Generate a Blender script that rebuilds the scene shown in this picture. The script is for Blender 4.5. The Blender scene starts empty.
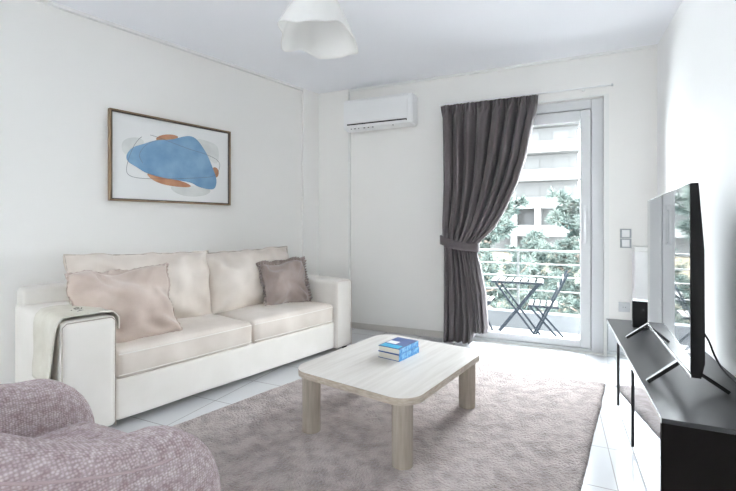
import bpy, bmesh, math, random
from mathutils import Vector, Matrix, noise
random.seed(7)
S = bpy.context.scene
COL = S.collection
PI = math.pi

# ------------------------------------------------------------ materials
MATS = {}
def mat(name, col, rough=.6, spec=.5, metal=0, col2=None, nscale=8, nstretch=(1, 1, 1), bump=0, bscale=200,
        bstretch=(1, 1, 1), weave=0, wscale=120, coat=0, sheen=0, ndetail=4, ramp=(.35, .65), bdist=.002, trans=0, coatr=.03):
    m = bpy.data.materials.new(name); m.use_nodes = True
    nt = m.node_tree; N = nt.nodes; L = nt.links
    b = N['Principled BSDF']
    b.inputs['Base Color'].default_value = (*col, 1)
    b.inputs['Roughness'].default_value = rough
    b.inputs['Specular IOR Level'].default_value = spec
    b.inputs['Metallic'].default_value = metal
    b.inputs['Coat Weight'].default_value = coat
    b.inputs['Coat Roughness'].default_value = coatr
    b.inputs['Sheen Weight'].default_value = sheen
    tc = N.new('ShaderNodeTexCoord')
    def tex(kind, scale, stretch):
        mp = N.new('ShaderNodeMapping'); mp.inputs['Scale'].default_value = stretch
        L.new(tc.outputs['Object'], mp.inputs['Vector'])
        t = N.new(kind); t.inputs['Scale'].default_value = scale
        L.new(mp.outputs['Vector'], t.inputs['Vector']); return t
    if col2:
        t = tex('ShaderNodeTexNoise', nscale, nstretch); t.inputs['Detail'].default_value = ndetail
        r = N.new('ShaderNodeValToRGB')
        r.color_ramp.elements[0].position = ramp[0]; r.color_ramp.elements[1].position = ramp[1]
        r.color_ramp.elements[0].color = (*col, 1); r.color_ramp.elements[1].color = (*col2, 1)
        L.new(t.outputs['Fac'], r.inputs['Fac']); L.new(r.outputs['Color'], b.inputs['Base Color'])
    h = None
    if bump:
        t = tex('ShaderNodeTexNoise', bscale, bstretch); t.inputs['Detail'].default_value = 3; h = t.outputs['Fac']
        bp = N.new('ShaderNodeBump'); bp.inputs['Strength'].default_value = bump; bp.inputs['Distance'].default_value = bdist
        L.new(h, bp.inputs['Height']); L.new(bp.outputs['Normal'], b.inputs['Normal'])
    if weave:
        t = tex('ShaderNodeTexVoronoi', wscale, (1, 1, 1.25)); t.inputs['Randomness'].default_value = .45
        bp2 = N.new('ShaderNodeBump'); bp2.inputs['Strength'].default_value = weave; bp2.inputs['Distance'].default_value = .003
        bp2.invert = True
        L.new(t.outputs['Distance'], bp2.inputs['Height'])
        if col2:
            r2 = N.new('ShaderNodeValToRGB'); r2.color_ramp.elements[0].position = .15; r2.color_ramp.elements[1].position = .62
            r2.color_ramp.elements[0].color = (1, 1, 1, 1); r2.color_ramp.elements[1].color = (.60, .55, .56, 1)
            L.new(t.outputs['Distance'], r2.inputs['Fac'])
            mx = N.new('ShaderNodeMix'); mx.data_type = 'RGBA'; mx.blend_type = 'MULTIPLY'; mx.inputs['Factor'].default_value = 1
            L.new(r.outputs['Color'], mx.inputs['A']); L.new(r2.outputs['Color'], mx.inputs['B']); L.new(mx.outputs['Result'], b.inputs['Base Color'])
        if h: L.new(bp.outputs['Normal'], bp2.inputs['Normal'])
        L.new(bp2.outputs['Normal'], b.inputs['Normal'])
    MATS[name] = m
    return m

wall_w = mat('white_wall_paint', (.88, .88, .875), .85, .2, bump=.08, bscale=180)
wall_m = mat('wall_paint', (.84, .825, .80), .85, .2, col2=(.825, .81, .785), nscale=1.5, bump=.08, bscale=180)
ceil_m = mat('ceiling_paint', (.91, .92, .955), .9, .2)
trimw = mat('white_trim', (.78, .78, .76), .5)
skirt = mat('tile_skirting', (.60, .57, .53), .3)
pvc = mat('white_door_frame', (.66, .67, .68), .35, .5)
gasket = mat('dark_gasket', (.06, .06, .06), .5)
linen = mat('cream_upholstery', (.80, .765, .72), .9, .2, col2=(.76, .725, .675), nscale=5, bump=.35, bscale=420, sheen=.15)
linen2 = mat('cushion_upholstery', (.74, .675, .615), .85, .2, col2=(.60, .53, .47), nscale=3, bump=.3, bscale=420, sheen=.2)
piping = mat('taupe_piping', (.42, .37, .32), .9, .1)
velvet = mat('beige_velvet', (.56, .465, .41), .75, .2, col2=(.44, .355, .305), nscale=4, bump=.2, bscale=300, sheen=.45)
velvet2 = mat('taupe_velvet', (.37, .30, .275), .75, .2, col2=(.27, .215, .195), nscale=5, bump=.2, bscale=300, sheen=.45)
throwm = mat('sage_cream_throw', (.68, .65, .58), .95, .1, col2=(.60, .565, .49), nscale=9, bump=.6, bscale=260)
stitch = mat('dark_stitch', (.06, .055, .05), .8)
boucle = mat('mauve_boucle', (.41, .33, .335), .95, .08, col2=(.58, .51, .52), nscale=40, ndetail=1, ramp=(.3, .7), weave=1, wscale=125, bump=.3, bscale=25, bdist=.006, sheen=.1)
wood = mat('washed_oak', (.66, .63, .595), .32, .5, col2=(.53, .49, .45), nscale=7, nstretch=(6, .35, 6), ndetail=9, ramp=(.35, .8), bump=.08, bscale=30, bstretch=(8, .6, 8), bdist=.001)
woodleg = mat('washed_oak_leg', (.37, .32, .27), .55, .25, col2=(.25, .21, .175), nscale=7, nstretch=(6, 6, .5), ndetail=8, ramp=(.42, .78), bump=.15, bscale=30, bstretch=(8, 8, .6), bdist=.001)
rugm = mat('greige_pile', (.50, .43, .41), 1, .05, col2=(.33, .275, .26), nscale=14, ndetail=12, ramp=(.40, .64), bump=1, bscale=90, bdist=.03, sheen=.3)
blk = mat('black_plastic', (.010, .0095, .0095), .4, .3)
greyplate = mat('grey_switch_plate', (.36, .39, .40), .4)
tvblk = mat('tv_casing', (.006, .0055, .0055), .5, .12)
blks = mat('black_satin_top', (.028, .028, .030), .33, .32, bump=.05, bscale=300)
blkside = mat('dark_brown_black_side', (.007, .0055, .005), .7, .06)
mirror = mat('smoked_mirror_door', (.62, .65, .69), .03, .6, metal=.92)
chrome = mat('brushed_steel', (.75, .75, .75), .25, .5, metal=1)
screen = mat('tv_screen', (.012, .013, .016), .06, 1.0, coat=1, coatr=.01)
plast = mat('white_plastic', (.84, .84, .84), .35)
plast2 = mat('pale_grey_plastic', (.60, .61, .62), .35)
frame_m = mat('antique_gold_frame', (.24, .165, .095), .4, .5, metal=.4)
frame_d = mat('dark_frame_edge', (.05, .035, .028), .5)
paper = mat('art_paper', (.80, .80, .79), .8)
blue = mat('blue_wash', (.12, .24, .38), .8, col2=(.20, .33, .47), nscale=7)
brown = mat('rust_wash', (.36, .16, .085), .8, col2=(.46, .24, .14), nscale=9)
grey = mat('grey_wash', (.62, .63, .61), .8, col2=(.72, .73, .71), nscale=9)
ink = mat('ink_line', (.12, .12, .13), .8)
curtm = mat('charcoal_curtain', (.108, .092, .096), .75, .3, col2=(.086, .073, .075), nscale=3, bump=.3, bscale=500, sheen=.15)
bookblue = mat('navy_cover', (.02, .06, .22), .3, .5, coat=.3)
cyan = mat('cyan_band', (.02, .38, .60), .3, .5)
spine = mat('blue_spine', (.07, .28, .62), .35, .5, col2=(.25, .55, .80), nscale=60, ramp=(.45, .6))
pages = mat('book_pages', (.72, .68, .58), .9, .1, bump=.5, bscale=60, bstretch=(.1, .1, 30))
whitetext = mat('white_print', (.85, .85, .85), .5)
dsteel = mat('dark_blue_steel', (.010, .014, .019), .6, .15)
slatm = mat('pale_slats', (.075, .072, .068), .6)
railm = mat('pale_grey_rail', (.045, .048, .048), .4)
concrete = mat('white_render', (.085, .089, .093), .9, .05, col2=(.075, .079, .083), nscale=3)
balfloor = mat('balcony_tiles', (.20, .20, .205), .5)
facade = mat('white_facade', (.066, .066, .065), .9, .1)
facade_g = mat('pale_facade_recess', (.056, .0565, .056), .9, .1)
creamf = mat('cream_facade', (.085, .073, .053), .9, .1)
winm = mat('far_window', (.050, .051, .052), .6, .2)
needle = mat('pine_needles', (.020, .030, .028), .8, .05, col2=(.062, .074, .066), nscale=2.5)
bark = mat('bark', (.08, .065, .055), .9, .1)
ground_m = mat('street_ground', (.55, .55, .54), .9, .1)

# white translucent lamp shade
opal = bpy.data.materials.new('opal_shade'); opal.use_nodes = True
_n = opal.node_tree; _b = _n.nodes['Principled BSDF']
_b.inputs['Base Color'].default_value = (.90, .895, .885, 1); _b.inputs['Roughness'].default_value = .25
_t = _n.nodes.new('ShaderNodeBsdfTranslucent'); _t.inputs['Color'].default_value = (.92, .91, .89, 1)
_x = _n.nodes.new('ShaderNodeMixShader'); _x.inputs[0].default_value = .45
_n.links.new(_b.outputs[0], _x.inputs[1]); _n.links.new(_t.outputs[0], _x.inputs[2])
_n.links.new(_x.outputs[0], _n.nodes['Material Output'].inputs[0])

# thin clear pane
glass = bpy.data.materials.new('clear_glass'); glass.use_nodes = True
_n = glass.node_tree; _n.nodes.remove(_n.nodes['Principled BSDF'])
_tr = _n.nodes.new('ShaderNodeBsdfTransparent'); _tr.inputs[0].default_value = (.96, .98, .98, 1)
_gl = _n.nodes.new('ShaderNodeBsdfGlossy'); _gl.inputs['Roughness'].default_value = .01
_fr = _n.nodes.new('ShaderNodeFresnel'); _fr.inputs['IOR'].default_value = 1.12
_x = _n.nodes.new('ShaderNodeMixShader')
_n.links.new(_fr.outputs[0], _x.inputs[0]); _n.links.new(_tr.outputs[0], _x.inputs[1]); _n.links.new(_gl.outputs[0], _x.inputs[2])
_n.links.new(_x.outputs[0], _n.nodes['Material Output'].inputs[0])

# polished white tiles with thin joints
tile = bpy.data.materials.new('polished_white_tiles'); tile.use_nodes = True
_n = tile.node_tree; _b = _n.nodes['Principled BSDF']; _L = _n.links
_tc = _n.nodes.new('ShaderNodeTexCoord'); _mp = _n.nodes.new('ShaderNodeMapping')
_mp.inputs['Location'].default_value = (-.25, -.19, 0)
_L.new(_tc.outputs['Object'], _mp.inputs['Vector'])
_br = _n.nodes.new('ShaderNodeTexBrick'); _br.offset = 0; _br.squash = 1
_br.inputs['Scale'].default_value = 1; _br.inputs['Brick Width'].default_value = .38; _br.inputs['Row Height'].default_value = .38
_br.inputs['Mortar Size'].default_value = .0028; _br.inputs['Mortar Smooth'].default_value = .1
_br.inputs['Color1'].default_value = (.59, .595, .605, 1); _br.inputs['Color2'].default_value = (.575, .58, .595, 1)
_br.inputs['Mortar'].default_value = (.30, .29, .28, 1)
_L.new(_mp.outputs[0], _br.inputs['Vector']); _L.new(_br.outputs['Color'], _b.inputs['Base Color'])
_b.inputs['Roughness'].default_value = .16; _b.inputs['Specular IOR Level'].default_value = .5

# ------------------------------------------------------------ helpers
def link(name, bm, m, parent=None, smooth=True, kind=None, angle=40):
    me = bpy.data.meshes.new(name); bmesh.ops.recalc_face_normals(bm, faces=bm.faces)
    if smooth:
        for f in bm.faces: f.smooth = True
        for e in bm.edges:
            if len(e.link_faces) == 2 and e.calc_face_angle(0) > math.radians(angle): e.smooth = False
    bm.to_mesh(me); bm.free()
    for x in (m if isinstance(m, (list, tuple)) else [m]): me.materials.append(x)
    o = bpy.data.objects.new(name, me); COL.objects.link(o)
    if parent: o.parent = parent
    if kind: o['kind'] = kind
    return o
def tag(o, label, cat, group=None, kind=None):
    o['label'] = label; o['category'] = cat
    if group: o['group'] = group
    if kind: o['kind'] = kind
    return o
def thing(name, label, cat, loc, rz=0, group=None):
    o = bpy.data.objects.new(name, None); COL.objects.link(o); o.empty_display_size = .1
    o.location = loc; o.rotation_euler = (0, 0, rz); return tag(o, label, cat, group)
def box(bm, x0, x1, y0, y1, z0, z1, bev=0, seg=2, mi=0, M=None):
    r = bmesh.ops.create_cube(bm, size=1)
    vs = r['verts']
    for v in vs: v.co = Vector((x0 + (v.co.x + .5) * (x1 - x0), y0 + (v.co.y + .5) * (y1 - y0), z0 + (v.co.z + .5) * (z1 - z0)))
    if M: bmesh.ops.transform(bm, matrix=M, verts=vs)
    fs = list({f for v in vs for f in v.link_faces})
    for f in fs: f.material_index = mi
    if bev:
        es = list({e for v in vs for e in v.link_edges})
        bmesh.ops.bevel(bm, geom=es, offset=bev, segments=seg, affect='EDGES', profile=.5, material=mi)
    return bm
def B(*a, **k): return box(bmesh.new(), *a, **k)
def tube(bm, pts, r, n=8, mi=0, closed=False):
    pts = [Vector(p) for p in pts]; rings = []
    up = None
    for i, p in enumerate(pts):
        if closed: d = pts[(i + 1) % len(pts)] - pts[i - 1]
        else: d = pts[min(i + 1, len(pts) - 1)] - pts[max(i - 1, 0)]
        d.normalize()
        if up is None: up = Vector((0, 0, 1)) if abs(d.z) < .9 else Vector((1, 0, 0))
        s = d.cross(up).normalized(); up = s.cross(d).normalized()
        rr = r[i] if isinstance(r, (list, tuple)) else r
        rings.append([bm.verts.new(p + (s * math.cos(2 * PI * k / n) + up * math.sin(2 * PI * k / n)) * rr) for k in range(n)])
    m = len(rings)
    for i in range(m if closed else m - 1):
        a, b = rings[i], rings[(i + 1) % m]
        for k in range(n):
            f = bm.faces.new((a[k], a[(k + 1) % n], b[(k + 1) % n], b[k])); f.material_index = mi
    if not closed:
        bm.faces.new(rings[0][::-1]).material_index = mi; bm.faces.new(rings[-1]).material_index = mi
    return bm
def T(pts, r, n=8): return tube(bmesh.new(), pts, r, n)
def cyl(bm, c, r, z0, z1, n=24, r2=None):
    tube(bm, [(c[0], c[1], z0), (c[0], c[1], z1)], [r, r2 or r], n); return bm
def prism(bm, poly, z0, z1, mi=0):
    a = [bm.verts.new((x, y, z0)) for x, y in poly]; b = [bm.verts.new((x, y, z1)) for x, y in poly]
    n = len(poly)
    bm.faces.new(a[::-1]).material_index = mi; bm.faces.new(b).material_index = mi
    for i in range(n): bm.faces.new((a[i], a[(i + 1) % n], b[(i + 1) % n], b[i])).material_index = mi
    return bm
def softbox(hx, hy, hz, r, puff=(0, 0, 0), cuts=11, wr=0, ws=3, seed=0, fn=None):
    bm = bmesh.new(); bmesh.ops.create_cube(bm, size=2)
    bmesh.ops.subdivide_edges(bm, edges=bm.edges[:], cuts=cuts, use_grid_fill=True)
    H = Vector((hx, hy, hz))
    for v in bm.verts:
        p = Vector([math.sin(c * PI / 2) for c in v.co])
        q = Vector([p[i] * H[i] for i in range(3)])
        inner = Vector([max(-(H[i] - r), min(H[i] - r, q[i])) for i in range(3)])
        d = q - inner
        if d.length > 1e-9:
            q = inner + d.normalized() * min(r, max(d.length, 0)) if d.length > r else q
        q = q + Vector((math.copysign(puff[0] * (1 - p.y ** 2) * (1 - p.z ** 2) * abs(p.x) ** 3, p.x),
                        math.copysign(puff[1] * (1 - p.x ** 2) * (1 - p.z ** 2) * abs(p.y) ** 3, p.y),
                        math.copysign(puff[2] * (1 - p.x ** 2) * (1 - p.y ** 2) * abs(p.z) ** 3, p.z)))
        if wr:
            q += noise.noise_vector(Vector((q.x * ws + seed, q.y * ws, q.z * ws))) * wr
        if fn: q = fn(q)
        v.co = q
    return bm
def pillow(w, h, t, flange=0, ruffle=0, n=36, seed=0, ears=.05, wr=.012):
    bm = bmesh.new(); E = 1 + flange
    sides = []
    for s in (1, -1):
        g = []
        for j in range(n + 1):
            row = []
            for i in range(n + 1):
                u = math.sin((i / n - .5) * PI) * E; v = math.sin((j / n - .5) * PI) * E
                uu, vv = max(-1, min(1, u)), max(-1, min(1, v))
                th = t / 2 * ((1 - uu ** 2) * (1 - vv ** 2)) ** .42
                if th < .003: th = .003
                x = w / 2 * u * (1 - ears * (1 - vv ** 2)); y = h / 2 * v * (1 - ears * (1 - uu ** 2))
                z = s * th
                nn = noise.noise_vector(Vector((x * 7 + seed, y * 7, s * 2)))
                k = (1 - max(abs(uu), abs(vv)) ** 6)
                crease = math.sin((abs(uu) - abs(vv)) * 9 + seed + 3 * nn.y) * wr * .6 * (abs(uu * vv)) ** .7
                z += (nn.z * wr * 1.5 + crease * s) * (k + .15)
                if flange and (abs(u) > 1 or abs(v) > 1):
                    z += ruffle * math.sin(46 * (u if abs(v) > 1 else v) + seed) * min(1, (max(abs(u), abs(v)) - 1) / flange)
                x += nn.x * wr; y += nn.y * wr
                row.append(bm.verts.new((x, y, z)))
            g.append(row)
        sides.append(g)
        for j in range(n):
            for i in range(n):
                q = (g[j][i], g[j][i + 1], g[j + 1][i + 1], g[j + 1][i]); bm.faces.new(q if s > 0 else q[::-1])
    a, b = sides
    ring = [(0, i) for i in range(n)] + [(j, n) for j in range(n)] + [(n, n - i) for i in range(n)] + [(n - j, 0) for j in range(n)]
    for k in range(len(ring)):
        p, q = ring[k], ring[(k + 1) % len(ring)]
        bm.faces.new((a[p[0]][p[1]], b[p[0]][p[1]], b[q[0]][q[1]], a[q[0]][q[1]]))
    return bm
def border_path(w, h, ears=.05, n=12, r=1.0):
    pts = []
    for k in range(4 * n):
        s, f = divmod(k, n); f = f / n * 2 - 1
        u, v = [(f, -1), (1, f), (-f, 1), (-1, -f)][s]
        pts.append((w / 2 * u * r * (1 - ears * (1 - v * v)), h / 2 * v * r * (1 - ears * (1 - u * u)), 0))
    return pts
def text_mesh(bm_mat, body, size, M, name, parent, ex=.0006):
    cu = bpy.data.curves.new(name, 'FONT'); cu.body = body; cu.size = size; cu.extrude = ex; cu.align_x = 'CENTER'; cu.align_y = 'CENTER'
    tmp = bpy.data.objects.new(name, cu); COL.objects.link(tmp); bpy.context.view_layer.update()
    me = bpy.data.meshes.new_from_object(tmp); bpy.data.objects.remove(tmp)
    me.materials.clear(); me.materials.append(bm_mat); me.transform(M)
    o = bpy.data.objects.new(name, me); COL.objects.link(o); o.parent = parent; return o
def copy_tree(o, parent=None):
    c = o.copy(); COL.objects.link(c); c.parent = parent
    for ch in list(o.children): copy_tree(ch, c)
    return c

# ------------------------------------------------------------ room shell
H = 2.665; YB = 4.2; XR = .785; YF = -2.6
LA = Vector((-3.161, 1.659)); LD = Vector((.2463, .9692))            # left wall line
LN = Vector((.9692, -.2463))                                          # towards the room
def LW(t): return LA + LD * t
tb = (YB - LA.y) / LD.y; tf = (YF - LA.y) / LD.y
A, Bc = LW(tf), LW(tb)
outer = [(A.x - .3, YF - .25), (XR + .25, YF - .25), (XR + .25, YB + .25), (Bc.x - .3, YB + .25)]
link('floor', prism(bmesh.new(), outer, -.2, 0), tile, smooth=False, kind='structure')
link('ceiling', prism(bmesh.new(), outer, H, H + .2), ceil_m, smooth=False, kind='structure')
VT0, VT1, VZ0, VZ1 = -4.1, -2.95, .05, 2.4
bm = bmesh.new()
def wseg(t0, t1, z0, z1, d0=0, d1=.2): prism(bm, [tuple(LW(t0) - LN * d0), tuple(LW(t1) - LN * d0), tuple(LW(t1) - LN * d1), tuple(LW(t0) - LN * d1)], z0, z1)
wseg(tf, VT0, 0, H); wseg(VT1, tb, 0, H); wseg(VT0, VT1, 0, VZ0); wseg(VT0, VT1, VZ1, H)
link('wall_left', bm, wall_m, smooth=False, kind='structure')
w = bpy.data.objects.new('fill_window_2', None); COL.objects.link(w); w['kind'] = 'structure'  # unseen opening added in the left wall to brighten the room
bm = bmesh.new()
for t in (VT0, (VT0 + VT1) / 2 - .03, VT1 - .06): wseg(t, t + .06, VZ0, VZ1, .08, .14)
wseg(VT0, VT1, VZ0, VZ0 + .06, .08, .14); wseg(VT0, VT1, VZ1 - .06, VZ1, .08, .14)
link('fill_window_frame', bm, pvc, w, smooth=False)
bm = bmesh.new(); wseg(VT0 + .03, VT1 - .03, VZ0 + .03, VZ1 - .03, .108, .113)
link('fill_window_pane', bm, glass, w, smooth=False)
link('wall_right', B(XR, XR + .2, YF, YB + .25, 0, H), wall_w, smooth=False, kind='structure')
DX0, DX1, DZ = -.985, .395, 2.285
bm = bmesh.new()
box(bm, Bc.x - .2, DX0, YB, YB + .25, 0, H); box(bm, DX1, XR, YB, YB + .25, 0, H); box(bm, DX0, DX1, YB, YB + .25, DZ, H)
link('wall_back', bm, wall_m, smooth=False, kind='structure')
WX0, WX1, WZ0, WZ1 = .15, .65, 1.1, 2.2
bm = bmesh.new()
box(bm, A.x - .2, WX0, YF - .25, YF, 0, H); box(bm, WX1, XR, YF - .25, YF, 0, H)
box(bm, WX0, WX1, YF - .25, YF, 0, WZ0); box(bm, WX0, WX1, YF - .25, YF, WZ1, H)
link('wall_front', bm, wall_m, smooth=False, kind='structure')
# added window behind the camera, out of view, brings in fill light
w = bpy.data.objects.new('fill_window_1', None); COL.objects.link(w); w['kind'] = 'structure'
bm = bmesh.new(); y0, y1 = YF - .16, YF - .1
for x in (WX0, (WX0 + WX1) / 2 - .04, WX1 - .07): box(bm, x, x + .07, y0, y1, WZ0, WZ1)
box(bm, WX0, WX1, y0, y1, WZ0, WZ0 + .07); box(bm, WX0, WX1, y0, y1, WZ1 - .07, WZ1)
link('fill_window_frame', bm, pvc, w, smooth=False)
link('fill_window_pane', B(WX0 + .03, WX1 - .03, YF - .135, YF - .13, WZ0 + .03, WZ1 - .03), glass, w, smooth=False)
# corner column, 3 cm proud of both walls
p1 = LW(2.365); c = Bc
link('trim_1', prism(bmesh.new(), [tuple(p1), tuple(p1 + LN * .028), (Bc.x + .028, YB - .03), (-2.105, YB - .03), (-2.105, YB), tuple(Bc)], 0, H), wall_m, smooth=False, kind='structure')
# thin cove along the left wall, back wall and right wall
cw = .035
a0, b0 = LW(tf), LW(2.365)
link('trim_2', prism(bmesh.new(), [tuple(a0), tuple(a0 + LN * cw), tuple(b0 + LN * cw), tuple(b0)], H - .022, H), trimw, smooth=False, kind='structure')
link('trim_3', B(-2.105, XR, YB - .018, YB, H - .022, H), trimw, smooth=False, kind='structure')
# baseboards
link('baseboard_left', prism(bmesh.new(), [tuple(a0), tuple(a0 + LN * .012), tuple(b0 + LN * .012), tuple(b0)], 0, .065), skirt, smooth=False, kind='structure')
bm = B(-2.105, DX0, YB - .012, YB, 0, .065); box(bm, -2.48, -2.105, YB - .042, YB - .03, 0, .065)
box(bm, DX1 + .045, XR, YB - .012, YB, 0, .065)
link('baseboard_back', bm, skirt, smooth=False, kind='structure')
link('baseboard_right', B(XR - .012, XR, YF, YB, 0, .065), skirt, smooth=False, kind='structure')
# white corner strip beside the door
link('trim_4', B(DX1 - .004, DX1 + .036, YB - .012, YB, 0, DZ + .0), trimw, smooth=False, kind='structure')
bm = B(DX0, DX1 + .036, YB - .006, YB, DZ, DZ + .015)
link('trim_5', bm, trimw, smooth=False, kind='structure')
# balcony door
d = bpy.data.objects.new('door_1', None); COL.objects.link(d); d['kind'] = 'structure'
def rect_frame(x0, x1, z0, z1, y0, y1, l, r, b, t, bev=.006):
    bm = bmesh.new()
    box(bm, x0, x0 + l, y0, y1, z0, z1, bev); box(bm, x1 - r, x1, y0, y1, z0, z1, bev)
    if b: box(bm, x0 + l, x1 - r, y0 + .001, y1 - .001, z0, z0 + b, bev)
    box(bm, x0 + l, x1 - r, y0 + .001, y1 - .001, z1 - t, z1, bev)
    return bm
link('door_frame', rect_frame(DX0, DX1, 0, DZ, 4.25, 4.36, .085, .095, .03, .085), pvc, d, smooth=False)
sash = link('door_sash', rect_frame(DX0 + .09, DX1 - .10, .034, DZ - .09, 4.262, 4.33, .085, .085, .062, .10), pvc, d, smooth=False)
link('gasket', rect_frame(DX0 + .084, DX1 - .094, .030, DZ - .084, 4.30, 4.31, .008, .008, .005, .008, 0), gasket, d, smooth=False)
link('glass_bead', rect_frame(DX0 + .171, DX1 - .181, .092, DZ - .186, 4.28, 4.31, .006, .006, .006, .006, 0), gasket, sash, smooth=False)
link('glass_pane', B(DX0 + .17, DX1 - .18, 4.292, 4.298, .09, DZ - .185), glass, d, smooth=False)
bm = B(.236, .272, 4.252, 4.262, .98, 1.32, .004); tube(bm, [(.254, 4.262, 1.27), (.254, 4.225, 1.27), (.254, 4.222, 1.24), (.254, 4.222, 1.02), (.254, 4.225, 1.0), (.254, 4.262, 1.0)], .009, 8)
link('door_handle', bm, pvc, d)
link('door_sill', B(DX0, DX1, YB + .0, YB + .28, -.02, .006, .003), trimw, d, smooth=False)

# ------------------------------------------------------------ air conditioner
ac = thing('air_conditioner', 'white wall-mounted split air conditioner high beside the curtain', 'air conditioner', (-1.712, YB, 2.18))
def profile_extrude(poly, x0, x1, bev=.0):
    bm = bmesh.new()
    a = [bm.verts.new((x0, y, z)) for y, z in poly]; b_ = [bm.verts.new((x1, y, z)) for y, z in poly]
    n = len(poly); bm.faces.new(a); bm.faces.new(b_[::-1])
    for i in range(n): bm.faces.new((a[i], b_[i], b_[(i + 1) % n], a[(i + 1) % n]))
    if bev:
        es = [e for e in bm.edges if (e.verts[0].co.x - x0) * (e.verts[1].co.x - x0) == 0 and abs(e.verts[0].co.x - e.verts[1].co.x) < 1e-6 or (abs(e.verts[0].co.x - x1) < 1e-6 and abs(e.verts[1].co.x - x1) < 1e-6)]
        bmesh.ops.bevel(bm, geom=es, offset=bev, segments=3, affect='EDGES')
    return bm
prof = [(0, .01), (0, .306), (-.12, .314), (-.165, .306), (-.185, .276), (-.19, .20), (-.188, .050), (-.172, .012), (-.13, -.006), (-.06, -.01)]
link('body', profile_extrude(prof, -.370, .405, .012), plast, ac, angle=25)
link('front_panel', profile_extrude([(-.186, .056), (-.196, .059), (-.197, .20), (-.192, .278), (-.172, .310), (-.12, .318), (-.12, .306), (-.18, .266)], -.364, .355, .004), plast, ac, angle=25)
link('air_outlet', profile_extrude([(-.17, .030), (-.1885, .051), (-.192, .049), (-.176, .026)], -.33, .345), blk, ac)
link('louver', profile_extrude([(-.172, .020), (-.184, .038), (-.188, .036), (-.176, .016)], -.33, .335), plast, ac)
for x, s in ((-.30, .012), (-.26, .02), (-.21, .008), (-.15, .02), (-.10, .014), (-.05, .016), (.18, .012)): link('indicator_mark', B(x, x + s, -.160, -.150, .001, .007, 0), gasket, ac, smooth=False)
bm = B(-.34, .20, -.14, -.02, .317, .3175); link('intake_grille', bm, plast2, ac, smooth=False)
tag(link('cable_trunking', B(-2.108, -2.088, YB - .032, YB - .0, .01, 2.21, .003), trimw), 'thin white vertical cable conduit running down from the air conditioner', 'conduit')

# ------------------------------------------------------------ framed print
pc = LW(.928)
pic = thing('framed_print', 'abstract blue and rust print in a thin gold-brown frame on the left wall', 'picture', (pc.x, pc.y, 1.678), math.atan2(LD.y, LD.x))
# local: x along the wall, y towards the wall, z up
hw, hh = .513, .345
bm = bmesh.new()
for a_, b_, c_, d_ in ((-hw, hw, hh - .012, hh), (-hw, hw, -hh, -hh + .012), (-hw, -hw + .012, -hh, hh), (hw - .012, hw, -hh, hh)):
    box(bm, a_, b_, -.040, -.002, c_, d_, .0015, 1)
link('frame', bm, frame_m, pic, smooth=False)
bm = bmesh.new()
for a_, b_, c_, d_ in ((-hw + .012, hw - .012, hh - .020, hh - .012), (-hw + .012, hw - .012, -hh + .012, -hh + .020), (-hw + .012, -hw + .020, -hh + .012, hh - .012), (hw - .020, hw - .012, -hh + .012, hh - .012)):
    box(bm, a_, b_, -.036, -.004, c_, d_)
link('inner_frame', bm, frame_d, pic, smooth=False)
ART = dict(
 gl=[(-.426,.079),(-.412,.12),(-.362,.152),(-.286,.16),(-.247,.126),(-.324,.064),(-.389,.005),(-.42,.04)],
 gr=[(.174,.235),(.31,.222),(.386,.199),(.404,.119),(.386,.023),(.31,.049),(.223,.175)],
 gb=[(-.062,-.197),(.14,-.182),(.334,-.202),(.285,-.263),(.116,-.288),(-.018,-.258)],
 bt=[(-.176,.161),(-.145,.2),(-.062,.228),(.025,.226),(.003,.186),(-.105,.156)],
 bb=[(-.256,-.108),(-.186,-.175),(-.062,-.204),(.116,-.206),(.14,-.184),(.025,-.147),(-.145,-.13)],
 br=[(.33,-.006),(.38,-.001),(.404,-.045),(.386,-.094),(.35,-.097)],
 blue=[(-.394,-.005),(-.379,.036),(-.342,.081),(-.266,.113),(-.166,.163),(-.04,.183),(.06,.227),(.128,.245),(.186,.226),(.247,.156),(.297,.082),(.34,-.017),(.38,-.106),(.366,-.2),(.297,-.21),(.186,-.19),(.14,-.16),(.003,-.149),(-.126,-.139),(-.247,-.115),(-.314,-.075),(-.379,-.043)])
def chaikin(p, n=2, closed=True):
    for _ in range(n):
        q = []
        for i in range(len(p) if closed else len(p) - 1):
            a, b = p[i], p[(i + 1) % len(p)]
            q += [(a[0] * .75 + b[0] * .25, a[1] * .75 + b[1] * .25), (a[0] * .25 + b[0] * .75, a[1] * .25 + b[1] * .75)]
        p = q
    return p
bm = B(-hw + .018, hw - .018, -.020, -.004, -hh + .018, hh - .018)
lay = -.0202
for k, mi in (('gl', 3), ('gr', 3), ('gb', 3), ('bt', 2), ('bb', 2), ('br', 2), ('blue', 1)):
    lay -= .0001
    f = bm.faces.new([bm.verts.new((x, lay, z)) for x, z in chaikin(ART[k])]); f.material_index = mi
def strip(bm, pts, wd, y, mi):
    pr = None
    for i, (x, z) in enumerate(pts):
        a = pts[max(i - 1, 0)]; b = pts[min(i + 1, len(pts) - 1)]
        dx, dz = b[0] - a[0], b[1] - a[1]; l = math.hypot(dx, dz) or 1
        q = (bm.verts.new((x - dz / l * wd, y, z + dx / l * wd)), bm.verts.new((x + dz / l * wd, y, z - dx / l * wd)))
        if pr: bm.faces.new((pr[0], pr[1], q[1], q[0])).material_index = mi
        pr = q
l1 = [(-.247,.197),(-.314,.135),(-.362,.029),(-.394,-.094),(-.379,-.148),(-.286,-.163),(-.04,-.144),(.186,-.116),(.36,-.089),(.406,-.021),(.412,.057),(.285,.104),(.116,.126),(-.04,.162),(-.166,.19),(-.247,.197)]
l2 = [(-.04,.196),(-.166,.163),(-.256,.104),(-.3,.027),(-.286,-.012),(-.256,-.059)]
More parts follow.
